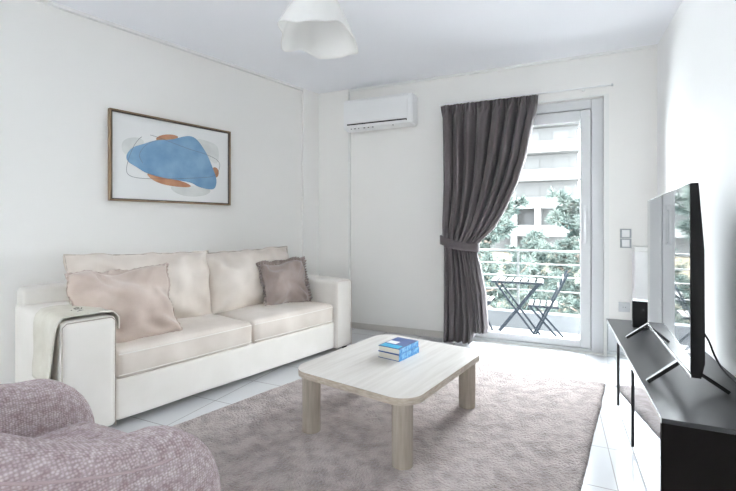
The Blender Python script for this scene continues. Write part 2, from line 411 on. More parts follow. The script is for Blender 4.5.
strip(bm, chaikin(l1, 3, False), .0016, -.0212, 4); strip(bm, chaikin(l2, 3, False), .0014, -.0212, 4)
link('artwork', bm, [paper, blue, brown, grey, ink], pic, smooth=False)

# ------------------------------------------------------------ sofa
RZ = math.radians(75.7)
SO = Vector((-1.994, 2.408, 0))
MS = Matrix.Translation(SO) @ Matrix.Rotation(RZ, 4, 'Z')
sofa = thing('sofa', 'long cream upholstered two-seat sofa with boxy arms against the left wall', 'sofa', SO, RZ)
def put(o, loc, rot=(0, 0, 0)): o.location = loc; o.rotation_euler = rot; return o
X0, X1, DEP, AW, AL = -1.15, 1.108, .925, .205, .26
def arm(x0, x1, sd):
    hx, hy, hz = (x1 - x0) / 2, DEP / 2, .305
    a = link('arm', softbox(hx, hy, hz, .03, (.003, .003, .006), 17, .004, 4, sd), linen, sofa, angle=60)
    return put(a, ((x0 + x1) / 2, hy, .04 + hz + .0))
for x0, x1, sd in ((X0, X0 + AL, 3), (X1 - AW, X1, 9)):
    a = arm(x0, x1, sd); hx = (x1 - x0) / 2 - .006; hz = .305 - .006; y = -DEP / 2 + .012
    pp = [(-hx, y, -hz)] + [(-hx, y, hz - .02), (-hx + .02, y, hz)] + [(hx - .02, y, hz), (hx, y, hz - .02)] + [(hx, y, -hz)]
    link('seam', T([Vector(p) + Vector((0, -.009, 0)) for p in pp], .0028, 6), piping if sd == 3 else linen2, a)
base = put(link('base', softbox((X1 - X0 - AW - AL) / 2, .41, .115, .012, (0, .003, 0), 13, .003, 3, 5), linen, sofa, angle=60), ((X0 + AL + X1 - AW) / 2, .44, .165))
bk = put(link('back_frame', softbox((X1 - X0) / 2 - .01, .09, .355, .03, (.002, .002, .003), 13, .003, 3, 8), linen, sofa, angle=60), ((X0 + X1) / 2, DEP - .092, .40))
mid = .028
for x0, x1, sd in ((X0 + AL + .004, mid, 1), (mid, X1 - AW - .004, 2)):
    s = link('seat_cushion', softbox((x1 - x0) / 2 - .003, .345, .085, .035, (.0, .012, .022), 15, .006, 3, sd * 7), linen2, sofa, angle=60)
    put(s, ((x0 + x1) / 2, .365, .362))
    hx = (x1 - x0) / 2 - .012
    for z in (-.058, .06): link('piping', T([(-hx, -.345, z), (-hx * .5, -.353, z), (0, -.356, z), (hx * .5, -.353, z), (hx, -.345, z)], .003, 6), linen, s)
for x0, x1, sd, w_, h_ in ((X0 + AL - .05, mid - .01, 4, .97, .54), (mid - .01, X1 - AW - .06, 6, .88, .51)):
    b_ = link('back_cushion', pillow(w_, h_, .30, .035, .003, 40, sd, .035, .026), linen2, sofa, angle=75)
    put(b_, ((x0 + x1) / 2, .585, .675), (math.radians(76), math.radians(1.5 if sd == 4 else -1.5), 0))
    link('piping', T(border_path(w_, h_, .035, 10, 1.03) + border_path(w_, h_, .035, 10, 1.03)[:1], .004, 6), piping, b_)
for x in (X0 + .05, X1 - .05):
    for y in (.05, DEP - .06):
        link('foot', cyl(bmesh.new(), (x, y), .022, 0, .045, 16), blk, sofa)

def place_world(o, x, y, z, rx, ry, rz):
    M = MS @ Matrix.Translation((x, y, z)) @ Matrix.Rotation(rz, 4, 'Z') @ Matrix.Rotation(rx, 4, 'X') @ Matrix.Rotation(ry, 4, 'Z')
    o.matrix_world = M
p = tag(link('throw_pillow', pillow(.56, .47, .20, .04, .008, 48, 14, .07, .042), velvet, angle=75), 'large beige velvet throw pillow leaning at the near end of the sofa', 'pillow')
place_world(p, -.735, .27, .655, math.radians(64), math.radians(2), math.radians(-5))
p = tag(link('throw_pillow', pillow(.41, .37, .17, .15, .024, 60, 21, .05, .032), velvet2, angle=75), 'small taupe velvet throw pillow with ruffled edges at the far end of the sofa', 'pillow')
place_world(p, .62, .36, .635, math.radians(74), math.radians(3), math.radians(-12))

# throw over the near arm
th = thing('throw_blanket', 'pale sage cream throw draped over the near arm of the sofa', 'blanket', SO, RZ)
bm = bmesh.new(); prev = None
prof = [(X0 - .014, .30), (X0 - .016, .36), (X0 - .013, .44), (X0 - .014, .52), (X0 - .012, .60), (X0 - .006, .645), (X0 + .015, .668), (X0 + .06, .672), (X0 + .11, .673), (X0 + .18, .673), (X0 + .245, .664), (X0 + .271, .635), (X0 + .273, .60), (X0 + .272, .57)]
pts = []
for i in range(len(prof) - 1):
    for k in range(3):
        f = k / 3; pts.append((prof[i][0] * (1 - f) + prof[i + 1][0] * f, prof[i][1] * (1 - f) + prof[i + 1][1] * f))
pts.append(prof[-1])
for i, (x, z) in enumerate(pts):
    row = []; hang = max(0, (.64 - z) / .34)
    for j in range(25):
        f = j / 24; y = .012 + f * (.38 - .06 * hang) + .035 * hang
        fold = hang * .012 * (1 + math.sin(f * 17 + .8)) + .003 * (1 + math.sin(f * 9))
        zz = z - (0 if i > 20 else hang * .05 * math.sin(f * 5)) + (.003 * (1 + math.sin(f * 11 + x * 20)) if hang == 0 else 0)
        s = -1 if x < X0 + .1 else .3
        row.append(bm.verts.new((x + s * fold * (1 if hang > 0 else 0), y, zz)))
    if prev:
        for j in range(24): bm.faces.new((prev[j], prev[j + 1], row[j + 1], row[j]))
    prev = row
cl = link('cloth', bm, throwm, th, angle=80)
so = cl.modifiers.new('thickness', 'SOLIDIFY'); so.thickness = .006; so.offset = 1
bm = bmesh.new()
for x, y, l, a in ((X0 + .12, .11, .035, .3), (X0 + .125, .17, .03, -.5), (X0 + .13, .21, .03, .4), (X0 + .15, .19, .02, 1.2), (X0 + .09, .15, .014, .9)):
    bm = bmesh.new(); tube(bm, [(x - l / 2 * math.cos(a), y - l / 2 * math.sin(a), .683), (x, y + .003, .685), (x + l / 2 * math.cos(a), y + l / 2 * math.sin(a), .683)], .0022, 6)
    link('stitched_mark', bm, stitch, th)

# ------------------------------------------------------------ rug
rp = [(-1.43, 3.70), (.334, 3.446), (-.043, 1.12), (-2.14, 1.17)]
bm = bmesh.new(); n, m_ = 90, 130; g = []
for j in range(m_ + 1):
    row = []
    for i in range(n + 1):
        u, v = i / n, j / m_
        x = (rp[3][0] * (1 - u) + rp[2][0] * u) * (1 - v) + (rp[0][0] * (1 - u) + rp[1][0] * u) * v
        y = (rp[3][1] * (1 - u) + rp[2][1] * u) * (1 - v) + (rp[0][1] * (1 - u) + rp[1][1] * u) * v
        e = min(u, 1 - u, v, 1 - v)
        z = .017 if e > 0 else .003
        if e > 0: z += .0035 * noise.noise(Vector((x * 3, y * 3, 0))) + .002 * noise.noise(Vector((x * 25, y * 25, 2)))
        else: x += .006 * noise.noise(Vector((x * 9, y * 9, 5)))
        row.append(bm.verts.new((x, y, z)))
    g.append(row)
for j in range(m_):
    for i in range(n): bm.faces.new((g[j][i], g[j][i + 1], g[j + 1][i + 1], g[j + 1][i]))
bnd = [g[0][i] for i in range(n + 1)] + [g[j][n] for j in range(1, m_ + 1)] + [g[m_][i] for i in range(n - 1, -1, -1)] + [g[j][0] for j in range(m_ - 1, 0, -1)]
low = [bm.verts.new((v.co.x, v.co.y, .0005)) for v in bnd]
for k in range(len(bnd)): bm.faces.new((bnd[k], low[k], low[(k + 1) % len(bnd)], bnd[(k + 1) % len(bnd)]))
bm.faces.new(low)
tag(link('rug', bm, rugm, angle=85), 'large greige low-pile rug under the coffee table', 'rug')

# ------------------------------------------------------------ coffee table
TA = -math.radians(11.5)
ct = thing('coffee_table', 'low washed-oak coffee table with rounded corners and thick round legs', 'table', (-.876, 2.333, 0), TA)
def rrect(a, b, r, n=8):
    o = []
    for k, (sx, sy) in enumerate(((1, 1), (-1, 1), (-1, -1), (1, -1))):
        for i in range(n + 1):
            t = PI / 2 * (k + i / n); o.append((sx * (a - r) + r * math.cos(t), sy * (b - r) + r * math.sin(t)))
    return o
TZ = .352
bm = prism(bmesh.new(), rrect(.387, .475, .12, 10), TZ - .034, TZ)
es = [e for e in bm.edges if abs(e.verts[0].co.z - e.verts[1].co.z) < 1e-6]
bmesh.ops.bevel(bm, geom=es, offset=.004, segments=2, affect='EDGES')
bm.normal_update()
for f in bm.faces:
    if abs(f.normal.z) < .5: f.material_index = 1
link('tabletop', bm, [wood, mat('oak_shaded_edge', (.50, .43, .36), .5, .3, col2=(.38, .32, .26), nscale=9, nstretch=(3, 3, 12), ndetail=6)], ct, angle=30)  # same oak as the top; shade on the sides painted as darker brown
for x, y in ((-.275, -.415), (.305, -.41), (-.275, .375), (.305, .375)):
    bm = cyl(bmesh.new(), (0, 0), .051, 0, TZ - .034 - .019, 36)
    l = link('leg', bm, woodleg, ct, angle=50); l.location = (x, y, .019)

# books
def book(name, label, x, y, z, rz, w, l, h):
    b = thing(name, label, 'book', (x, y, z), rz, 'books on the coffee table')
    c = bmesh.new(); t = .003
    box(c, -w / 2, w / 2, -l / 2, l / 2, 0, t, mi=0); box(c, -w / 2, w / 2, -l / 2, l / 2, h - t, h, mi=0)
    box(c, w / 2 - t, w / 2 + .001, -l / 2, l / 2, 0, h, mi=1)
    link('cover', c, [bookblue, spine], b, smooth=False)
    link('pages', B(-w / 2 + .004, w / 2 - t, -l / 2 + .003, l / 2 - .003, t, h - t), pages, b, smooth=False)
    return b
BZ = -math.radians(13)
b1 = book('book', 'lower blue-spined paperback of the pair on the coffee table', -.876, 2.425, TZ, BZ, .15, .225, .038)
b2 = book('book', 'upper blue and cyan covered paperback stacked on the other book', -.879, 2.428, TZ + .0382, BZ + .03, .15, .225, .034)
bm = B(-.068, .06, -.108, -.05, .0341, .0344); link('cyan_patch', bm, cyan, b2, smooth=False)
link('title_strip', B(-.068, .0, -.035, .02, .0341, .0344), whitetext, b2, smooth=False)

# ------------------------------------------------------------ armchair
AC0 = Vector((-1.395, .690, 0)); AR = -math.radians(6.6)
ch = thing('armchair', 'mauve boucle tub armchair with rounded arms in the near corner', 'armchair', AC0, AR)
R0, TH, LS = .362, .100, .16
path = []
NF, NA = 14, 28; ZF, ZR = .578, .222
for i in range(NF + 1): path.append((R0, LS - LS * i / NF, 0))
for i in range(1, NA): a = PI * i / NA; path.append((R0 * math.cos(a), -R0 * math.sin(a), 0))
for i in range(NF + 1): path.append((-R0, LS * i / NF, 0))
L_ = [0]
for i in range(1, len(path)): L_.append(L_[-1] + math.dist(path[i][:2], path[i - 1][:2]))
tot = L_[-1]
def shell(bm):
    rings = []
    ends = []
    for i, p in enumerate(path):
        a = path[max(i - 1, 0)]; b = path[min(i + 1, len(path) - 1)]
        d = Vector((b[0] - a[0], b[1] - a[1], 0)).normalized(); nrm = Vector((d.y, -d.x, 0))   # outwards
        if nrm.dot(Vector((p[0], p[1], 0))) < 0: nrm = -nrm
        s = L_[i]; e = min(s, tot - s)
        top = ZF + ZR * (0.5 - 0.5 * math.cos(PI * min(1, e / (tot / 2)))) ** .8
        rings.append((Vector(p), d, nrm, top, e, i < len(path) / 2))
    out = []
    n = 22
    def ring(P, nrm, top, th, z0=.10, ztop=None):
        vs = []
        for k in range(n):
            t = 2 * PI * k / n; cx, cz = math.cos(t), math.sin(t)
            e = .55
            x = math.copysign(abs(cx) ** e, cx) * th; zc = (top + z0) / 2; hz = (top - z0) / 2
            f = .35 if cz > 0 else .25
            z = zc + math.copysign(abs(cz) ** f, cz) * hz
            bul = .018 * math.cos((z - zc) / hz * PI / 2)
            vs.append(bm.verts.new(P + nrm * (x + math.copysign(bul, x) * min(1, abs(x) / th)) + Vector((0, 0, z))))
        return vs
    R = []
    # rounded nose at each front end
    P, d, nrm, top, e, _ = rings[0]
    K = 9
    for k in range(K, 0, -1):
        a = PI / 2 * k / (K + .0); q = math.cos(a)
        R.append(ring(P - d * math.sin(a) * .19, nrm, top - (1 - q) * .24, TH * (.2 + .8 * q ** .6) + .0, .10 + (1 - q) * .03))
    for P, d, nrm, top, e, _ in rings: R.append(ring(P, nrm, top, TH))
    P, d, nrm, top, e, _ = rings[-1]
    for k in range(1, K + 1):
        a = PI / 2 * k / K; q = math.cos(a)
        R.append(ring(P + d * math.sin(a) * .19, nrm, top - (1 - q) * .24, TH * (.2 + .8 * q ** .6), .10 + (1 - q) * .03))
    for a, b in zip(R, R[1:]):
        for k in range(n): bm.faces.new((a[k], a[(k + 1) % n], b[(k + 1) % n], b[k]))
    bm.faces.new(R[0]); bm.faces.new(R[-1][::-1])
    return bm
sh = link('shell', shell(bmesh.new()), boucle, ch, angle=80)
# seam that runs round the outside of the shell just below the top
sp = []
for i, p in enumerate(path):
    a = path[max(i - 1, 0)]; b = path[min(i + 1, len(path) - 1)]
    d = Vector((b[0] - a[0], b[1] - a[1], 0)).normalized(); nrm = Vector((d.y, -d.x, 0))
    if nrm.dot(Vector((p[0], p[1], 0))) < 0: nrm = -nrm
    e = min(L_[i], tot - L_[i])
    top = ZF + ZR * (0.5 - 0.5 * math.cos(PI * min(1, e / (tot / 2)))) ** .8
    zc = (top + .1) / 2; hz = (top - .1) / 2; z = top - .045
    sp.append(Vector(p) + nrm * (TH * .985 + .018 * math.cos((z - zc) / hz * PI / 2)*.9 - .008) + Vector((0, 0, z)))
link('seam', T(sp, .0038, 6), mat('mauve_piping', (.36, .28, .285), .9, .1), sh)
def seatfn(q):
    return q
seat = link('seat', softbox(.285, .33, .14, .09, (.02, .06, .02), 17, .004, 3, 2), boucle, ch, angle=80); seat.location = (0, .0, .29)
link('base_plinth', cyl(bmesh.new(), (0, -.02), .26, .0, .15, 40), blk, ch)

# ------------------------------------------------------------ TV cabinet
cb = thing('media_cabinet', 'low black media cabinet with mirrored front doors along the right wall', 'cabinet', (.55, 2.76, 0))
CX0, CX1, CY0, CY1, CZ = -.19, .225, -.905, .91, .435
link('top', B(CX0, CX1, CY0, CY1, CZ - .018, CZ, .0015), blks, cb, smooth=False)
link('side_panel', B(CX0, CX1, CY0 + .001, CY0 + .021, .012, CZ - .018), blkside, cb, smooth=False)
link('side_panel', B(CX0 + .012, CX1, CY1 - .021, CY1 - .003, .012, CZ - .018), blkside, cb, smooth=False)
link('bottom_panel', B(CX0 + .012, CX1, CY0 + .021, CY1 - .021, .012, .03), blkside, cb, smooth=False)
link('back_panel', B(CX1 - .008, CX1, CY0 + .021, CY1 - .021, .03, CZ - .018), blkside, cb, smooth=False)
ys = [CY0 + .003, -.255, .28, CY1 - .003]
for a, b_ in zip(ys, ys[1:]):
    dr = link('door', B(CX0 + .002, CX0 + .012, a + .003, b_ - .003, .018, CZ - .022), mirror, cb, smooth=False)
    if b_ < .8: link('handle', B(CX0 - .005, CX0 + .002, b_ - .012, b_ - .003, .02, CZ - .024), blk, dr, smooth=False)
link('edge_trim', B(CX0 - .003, CX0, CY0, CY1, CZ - .018, CZ - .001), chrome, cb, smooth=False)
for y in (CY0 + .08, CY1 - .08):
    for x in (CX0 + .05, CX1 - .05): link('foot', cyl(bmesh.new(), (x, y), .018, 0, .014, 12), blk, cb)

# ------------------------------------------------------------ television
P0, P1 = Vector((.485, 2.01)), Vector((.521, 3.05))
tv_len = (P1 - P0).length; ang = math.atan2(P1.y - P0.y, P1.x - P0.x)
tvc = (P0 + P1) / 2
tv = thing('television', 'large flat-screen television on splayed metal feet on the media cabinet', 'television', (tvc.x, tvc.y, CZ), ang)
# local: x along the screen (far = +), y towards the room is +, so screen faces +y
hl = tv_len / 2; z0, z1 = .108, .872
tilt = Matrix.Rotation(math.radians(1.0), 4, 'Y')
bm = bmesh.new(); pp = [(-.002, z0), (-.034, z0), (-.046, z0 + .06), (-.046, z0 + .50), (-.030, z1 - .02), (-.028, z1), (-.002, z1)]
va = [bm.verts.new(tilt @ Vector((-hl, y, z))) for y, z in pp]; vb = [bm.verts.new(tilt @ Vector((hl, y, z))) for y, z in pp]
bm.faces.new(va); bm.faces.new(vb[::-1])
for i in range(len(pp)): bm.faces.new((va[i], vb[i], vb[(i + 1) % len(pp)], va[(i + 1) % len(pp)]))
body = link('body', bm, tvblk, tv, smooth=False)
link('rear_housing', B(-hl + .25, hl - .12, -.060, -.046, z0 + .03, z0 + .40, .012, 2, M=tilt), blk, body, smooth=False)
link('screen', B(-hl + .004, hl - .004, -.0025, .0, z0 + .016, z1 - .004, M=tilt), screen, tv, smooth=False)
link('bottom_bezel', B(-hl, hl, -.003, .002, z0 - .001, z0 + .012, .001, 1, M=tilt), chrome, tv, smooth=False)
link('top_bezel', B(-hl, hl, -.006, .001, z1 - .003, z1 + .001, M=tilt), chrome, tv, smooth=False)
for x, up in ((-.285, .118), (.535, .108)):
    ft = bmesh.new()
    ft_dir = []
    for s in (1, -1):
        a = Vector((x, -.012 - .0 * s, up)); b_ = Vector((x + .0, -.035 + s * .145, .006))
        # flat tapered blade
        w1, w2, t = .016, .010, .011
        dirv = (b_ - a).normalized(); nrm = dirv.cross(Vector((1, 0, 0))).normalized()
        vs = []
        for P_, w_ in ((a, w1), (b_, w2)):
            for sx, sn in ((-1, -1), (1, -1), (1, 1), (-1, 1)): vs.append(ft.verts.new(P_ + Vector((sx * w_, 0, 0)) + nrm * sn * t * .7))
        for q in ((0, 1, 2, 3), (7, 6, 5, 4), (0, 4, 5, 1), (1, 5, 6, 2), (2, 6, 7, 3), (3, 7, 4, 0)): ft.faces.new([vs[i] for i in q])
    link('stand', ft, blk, tv, smooth=False)
# black cable from the back of the screen
pts = [(.58, 2.62, .66), (.66, 2.62, .64), (.70, 2.60, .58), (.715, 2.56, .50), (.73, 2.48, .455), (.74, 2.36, .442), (.745, 2.2, .442), (.75, 2.05, .442)]
bm = tube(bmesh.new(), [(*p, 0)[:2] + (q,) for p, q in zip([c[:2] for c in chaikin([(a[0], a[1]) for a in pts], 2, False)], [c[1] for c in chaikin([(a[0], a[2]) for a in pts], 2, False)])], .0045, 8)
tag(link('power_cable', bm, blk), 'black cable curling down behind the television to the cabinet top', 'cable')
pts = [(.72, 3.0, .4395), (.70, 2.8, .4395), (.725, 2.6, .4395), (.70, 2.4, .4395)]
# speaker box
bx = thing('speaker_box', 'small upright black box speaker on the far end of the media cabinet', 'speaker', (.548, 3.46, CZ), -.15)
link('body', B(-.05, .05, -.05, .05, .002, .185, .006, 2), blk, bx, smooth=False)
link('lit_side_strip', B(-.0515, -.0495, -.04, .04, .02, .172), plast2, bx, smooth=False)  # light on the black box's side face, painted as pale grey
link('top_plate', B(-.045, .045, -.045, .045, .185, .187), plast2, bx, smooth=False)

# white panel behind the cabinet
wp = thing('panel_heater', 'slim upright white box against the back wall in the right corner', 'heater', (.66, 4.12, 0))
link('body', B(-.058, .075, -.055, .078, .0, .93, .004), plast, wp, smooth=False)
link('top_cap', B(-.060, .077, -.057, .078, .93, .968, .006), trimw, wp, smooth=False)

# switches and socket
for nm, lb, z, k in (('light_switch', 'upper of two stacked white light switches right of the balcony door', 1.077, 0), ('light_switch', 'lower of two stacked white light switches right of the balcony door', .993, 0)):
    t = thing(nm, lb, 'switch', (.556, YB, z)); t['group'] = 'light switches by the door'
    link('plate', B(-.042, .042, -.010, 0, -.040, .040, .002), greyplate, t, smooth=False)
    link('rocker', B(-.028, .028, -.014, -.010, -.030, .030, .002), plast, t, smooth=False)
t = thing('wall_socket', 'single round-holed wall socket low on the wall right of the balcony door', 'socket', (.545, YB, .442))
link('plate', B(-.042, .042, -.010, 0, -.042, .042, .002), plast2, t, smooth=False)
bm = bmesh.new(); tube(bm, [(0, -.0104, 0), (0, -.014, 0)], .024, 20); link('socket_face', bm, plast2, t)
bm = bmesh.new()
for x in (-.009, .009): tube(bm, [(x, -.0141, 0), (x, -.0148, 0)], .003, 8)
link('pin_holes', bm, blk, t)

# ------------------------------------------------------------ curtain
cu = thing('curtain', 'floor-length charcoal curtain tied back at the left of the balcony door', 'curtain', (0, 0, 0))
KEY = [(2.335,-1.037,-.141),(2.246,-1.032,-.149),(2.096,-1.027,-.183),(1.797,-1.017,-.243),(1.547,-1.007,-.321),(1.299,-1.007,-.428),(1.12,-1.010,-.53),(1.03,-1.005,-.62),(.98,-.998,-.675),(.93,-.992,-.700),(.85,-.987,-.685),(.753,-.987,-.657),(.505,-.987,-.61),(.158,-.992,-.582),(.008,-.997,-.591)]
def lr(z):
    for a, b in zip(KEY, KEY[1:]):
        if b[0] <= z <= a[0]:
            f = (a[0] - z) / (a[0] - b[0]); f = f
            return a[1] + (b[1] - a[1]) * f, a[2] + (b[2] - a[2]) * f
    return KEY[-1][1:] if z < .1 else KEY[0][1:]
def curtain_sheet():
    bm = bmesh.new(); NZ, NX = 110, 210; prev = None
    for j in range(NZ + 1):
        zt = 2.335 - (2.335 - .012) * j / NZ; row = []
        l, r = lr(zt)
        tie = math.exp(-((zt - .96) / .16) ** 2)
        head = max(0, min(1, (zt - 2.20) / .10))
        for i in range(NX + 1):
            s = i / NX
            ph = 2 * PI * (8.2 * s + .35 * math.sin(5.1 * s + 1.2) + .12 * math.sin(zt * 2.1 + s * 8))
            amp = (.060 + .016 * math.sin(9 * s + 2)) * (1 - .60 * tie) * (1 - .35 * head)
            wv = math.sin(ph) + .28 * math.sin(2.3 * ph + 1 + zt)
            hd = .40 * math.sin(ph * 3.4) + .25 * math.sin(ph)
            yy = 4.095 - .01 * tie + amp * (wv * (1 - head) + hd * head)
            x = l + (r - l) * s + .010 * math.cos(ph) * (1 - head) * (1 if 0 < i < NX else 0)
            z = zt
            if zt < .2 and s > .62: z = zt + (.2 - zt) / .2 * (.12 * min(1, (s - .62) / .1))
            if j == 0: z += .008 * math.sin(ph * 3.4)
            row.append(bm.verts.new((x, yy, z)))
        if prev:
            for i in range(NX): bm.faces.new((prev[i], prev[i + 1], row[i + 1], row[i]))
        prev = row
    return bm
cs = link('curtain_panel', curtain_sheet(), curtm, cu, angle=85)
so = cs.modifiers.new('thickness', 'SOLIDIFY'); so.thickness = .004
bm = bmesh.new(); prev = None
for i in range(49):
    s = i / 48
    a = 2 * PI * s
    x = -.852 + .185 * math.copysign(abs(math.cos(a)) ** .6, math.cos(a)); y = 4.088 + .062 * math.copysign(abs(math.sin(a)) ** .7, math.sin(a))
    zc = 1.005 - (x + 1.03) * .20 - .018 * math.sin((x + 1.04) / .37 * PI)
    row = [bm.verts.new((x, y, zc + .042)), bm.verts.new((x, y - .003 * math.sin(a), zc)), bm.verts.new((x, y, zc - .042))]
    if prev:
        for k in range(2): bm.faces.new((prev[k], prev[k + 1], row[k + 1], row[k]))
    prev = row
bmesh.ops.remove_doubles(bm, verts=bm.verts, dist=.0005)
tb_ = link('tieback', bm, curtm, cu, angle=80); so = tb_.modifiers.new('thickness', 'SOLIDIFY'); so.thickness = .006; so.offset = 1
link('tieback_hook', T([(-1.045, 4.2, 1.02), (-1.045, 4.13, 1.02), (-1.035, 4.12, 1.01)], .006, 8), blk, cu)
tr = thing('curtain_track', 'slim white curtain track fixed on the wall above the balcony door', 'curtain rail', (0, 0, 0))
link('rail', T([(-1.06, 4.125, 2.352), (.44, 4.125, 2.352)], .008, 10), plast, tr)
for x in (-1.0, .22): link('bracket', B(x, x + .02, 4.125, 4.2, 2.345, 2.36, .002), plast, tr, smooth=False)
link('end_stop', T([(.44, 4.125, 2.352), (.455, 4.125, 2.352)], .011, 10), plast2, tr)

# ------------------------------------------------------------ pendant lamp
LX, LY, LZ = -1.097, 1.831, 2.085
lamp = thing('pendant_lamp', 'white wavy handkerchief pendant lamp hanging from the ceiling', 'lamp', (LX, LY, LZ))
HEM = [(0,.205,-.055),(45,.20,-.02),(90,.205,-.012),(125,.183,.012),(155,.215,-.015),(185,.180,.03),(212,.212,.04),(250,.185,.012),(285,.18,.014),(310,.185,.03),(335,.20,-.015)]
def hem(t):
    a = (math.degrees(t) - 24.1) % 360          # measured from the direction of the sofa wall side
    for k in range(len(HEM)):
        p, q = HEM[k], HEM[(k + 1) % len(HEM)]; q0 = q[0] if q[0] > p[0] else q[0] + 360
        if p[0] <= a <= q0:
            f = (a - p[0]) / (q0 - p[0]); f = .5 - .5 * math.cos(PI * f); return p[1] + (q[1] - p[1]) * f, p[2] + (q[2] - p[2]) * f
    return .2, 0
bm = bmesh.new(); NR, NT = 26, 120; prev = None
for j in range(NR + 1):
    f = j / NR; row = []
    for i in range(NT):
        t = 2 * PI * i / NT; hr, hz = hem(t)
        m_r = .19 + (hr - .19) * f ** 1.2
        r = .026 + (m_r - .026) * f ** .8
        z = .30 + (hz - .30 * 1) * f ** 1.15
        row.append(bm.verts.new((r * math.cos(t), r * math.sin(t), z + .0)))
    if prev:
        for i in range(NT): bm.faces.new((prev[i], prev[(i + 1) % NT], row[(i + 1) % NT], row[i]))
    prev = row
s_ = link('lamp_shade', bm, opal, lamp, angle=85); so = s_.modifiers.new('thickness', 'SOLIDIFY'); so.thickness = .004
link('cap', cyl(bmesh.new(), (0, 0), .026, .29, .34, 20, .018), plast, lamp)
link('cord', cyl(bmesh.new(), (0, 0), .003, .34, H - LZ - .02, 8), plast, lamp)
link('ceiling_rose', cyl(bmesh.new(), (0, 0), .05, H - LZ - .025, H - LZ, 24, .055), plast, lamp)
bm = bmesh.new(); bmesh.ops.create_uvsphere(bm, u_segments=16, v_segments=10, radius=.028); bmesh.ops.translate(bm, verts=bm.verts, vec=(0, 0, .24))
link('bulb', bm, plast, lamp)

# ------------------------------------------------------------ balcony
BF = -.18
link('balcony_floor', B(-3.2, 2.6, YB + .25, 5.9, BF - .2, BF), balfloor, smooth=False, kind='structure')
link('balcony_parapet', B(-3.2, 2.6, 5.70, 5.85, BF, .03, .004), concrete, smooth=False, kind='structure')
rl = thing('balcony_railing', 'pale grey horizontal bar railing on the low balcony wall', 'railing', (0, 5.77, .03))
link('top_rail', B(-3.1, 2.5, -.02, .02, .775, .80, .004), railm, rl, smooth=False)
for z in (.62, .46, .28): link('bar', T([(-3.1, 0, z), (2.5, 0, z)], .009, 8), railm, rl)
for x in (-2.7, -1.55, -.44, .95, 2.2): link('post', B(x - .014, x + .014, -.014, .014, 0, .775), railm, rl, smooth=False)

bt = thing('bistro_table', 'folding slatted bistro table with crossed dark metal legs on the balcony', 'table', (-.405, 5.27, BF))
for k in range(7):
    x = -.285 + k * .0836; link('slat', B(x, x + .058, -.17, .17, .672, .684, .003), slatm, bt, smooth=False)
bm = bmesh.new()
for y in (-.15, .15): box(bm, -.285, .285, y - .008, y + .008, .650, .672)
for x in (-.28, .27): box(bm, x, x + .014, -.15, .15, .652, .670)
link('apron', bm, dsteel, bt, smooth=False)
def bar(p, q, w=.011, t=.006):
    bm = bmesh.new(); d_ = Vector(q) - Vector(p); L0 = d_.length
    M = Matrix.Translation(p) @ d_.to_track_quat('Z', 'Y').to_matrix().to_4x4()
    return box(bm, -t, t, -w, w, 0, L0, M=M)
for y, s in ((-.16, 1), (.14, 1)):
    link('leg', bar((-.25, y, 0), (.24, y, .655)), dsteel, bt, smooth=False)
    link('leg', bar((.25, y + .022, 0), (-.24, y + .022, .655)), dsteel, bt, smooth=False)
link('stretcher', bar((-.25, -.16, .01), (-.25, .14, .01), .008), dsteel, bt, smooth=False)
link('stretcher', bar((.25, -.138, .01), (.25, .162, .01), .008), dsteel, bt, smooth=False)

def bistro_chair(x, y, rz, label):
    c = thing('bistro_chair', label, 'chair', (x, y, BF), rz, 'folding chairs on the balcony')
    for k in range(5):
        xx = -.17 + k * .064; link('seat_slat', B(xx, xx + .044, -.17, .17, .424, .436, .003), slatm, c, smooth=False)
    for yy in (-.165, .165): link('seat_rail', B(-.17, .145, yy - .008, yy + .008, .405, .424), dsteel, c, smooth=False)
    for yy in (-.185, .185):
        link('leg', bar((-.14, yy, 0), (.235, yy, .80)), dsteel, c, smooth=False)
        link('leg', bar((.21, yy * .9, 0), (-.16, yy * .9, .415)), dsteel, c, smooth=False)
    for zz in (.70, .60):
        xx = -.14 + .375 * zz / .80
        link('back_slat', B(xx - .006, xx + .006, -.18, .18, zz, zz + .055, .003), slatm, c, smooth=False)
    link('stretcher', bar((-.13, -.185, .02), (-.13, .185, .02), .008), dsteel, c, smooth=False)
    return c
bistro_chair(-.105, 5.22, 0, 'slatted folding chair right of the bistro table on the balcony')
bistro_chair(-.86, 5.28, PI, 'slatted folding chair left of the bistro table half behind the curtain')

# ------------------------------------------------------------ outside
GZ = -8.0
link('street_ground', B(-60, 60, 6.5, 90, GZ - .2, GZ), ground_m, smooth=False, kind='structure')
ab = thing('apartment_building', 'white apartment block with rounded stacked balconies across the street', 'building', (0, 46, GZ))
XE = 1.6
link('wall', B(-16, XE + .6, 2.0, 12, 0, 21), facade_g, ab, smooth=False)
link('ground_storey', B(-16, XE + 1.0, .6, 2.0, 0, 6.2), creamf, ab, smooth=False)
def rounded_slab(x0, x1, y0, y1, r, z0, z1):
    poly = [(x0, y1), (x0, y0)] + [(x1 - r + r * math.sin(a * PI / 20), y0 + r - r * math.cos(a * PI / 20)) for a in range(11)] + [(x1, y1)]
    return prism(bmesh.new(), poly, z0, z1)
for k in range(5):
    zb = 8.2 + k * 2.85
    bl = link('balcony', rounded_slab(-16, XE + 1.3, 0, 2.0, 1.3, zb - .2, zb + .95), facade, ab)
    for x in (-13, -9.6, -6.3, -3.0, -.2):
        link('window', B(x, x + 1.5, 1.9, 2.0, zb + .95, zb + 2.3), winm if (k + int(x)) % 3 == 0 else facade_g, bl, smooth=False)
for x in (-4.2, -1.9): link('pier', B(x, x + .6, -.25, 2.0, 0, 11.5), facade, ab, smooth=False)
link('roof', B(-16.2, XE + 1.5, -.2, 12.2, 21.0, 21.3), facade, ab, smooth=False)
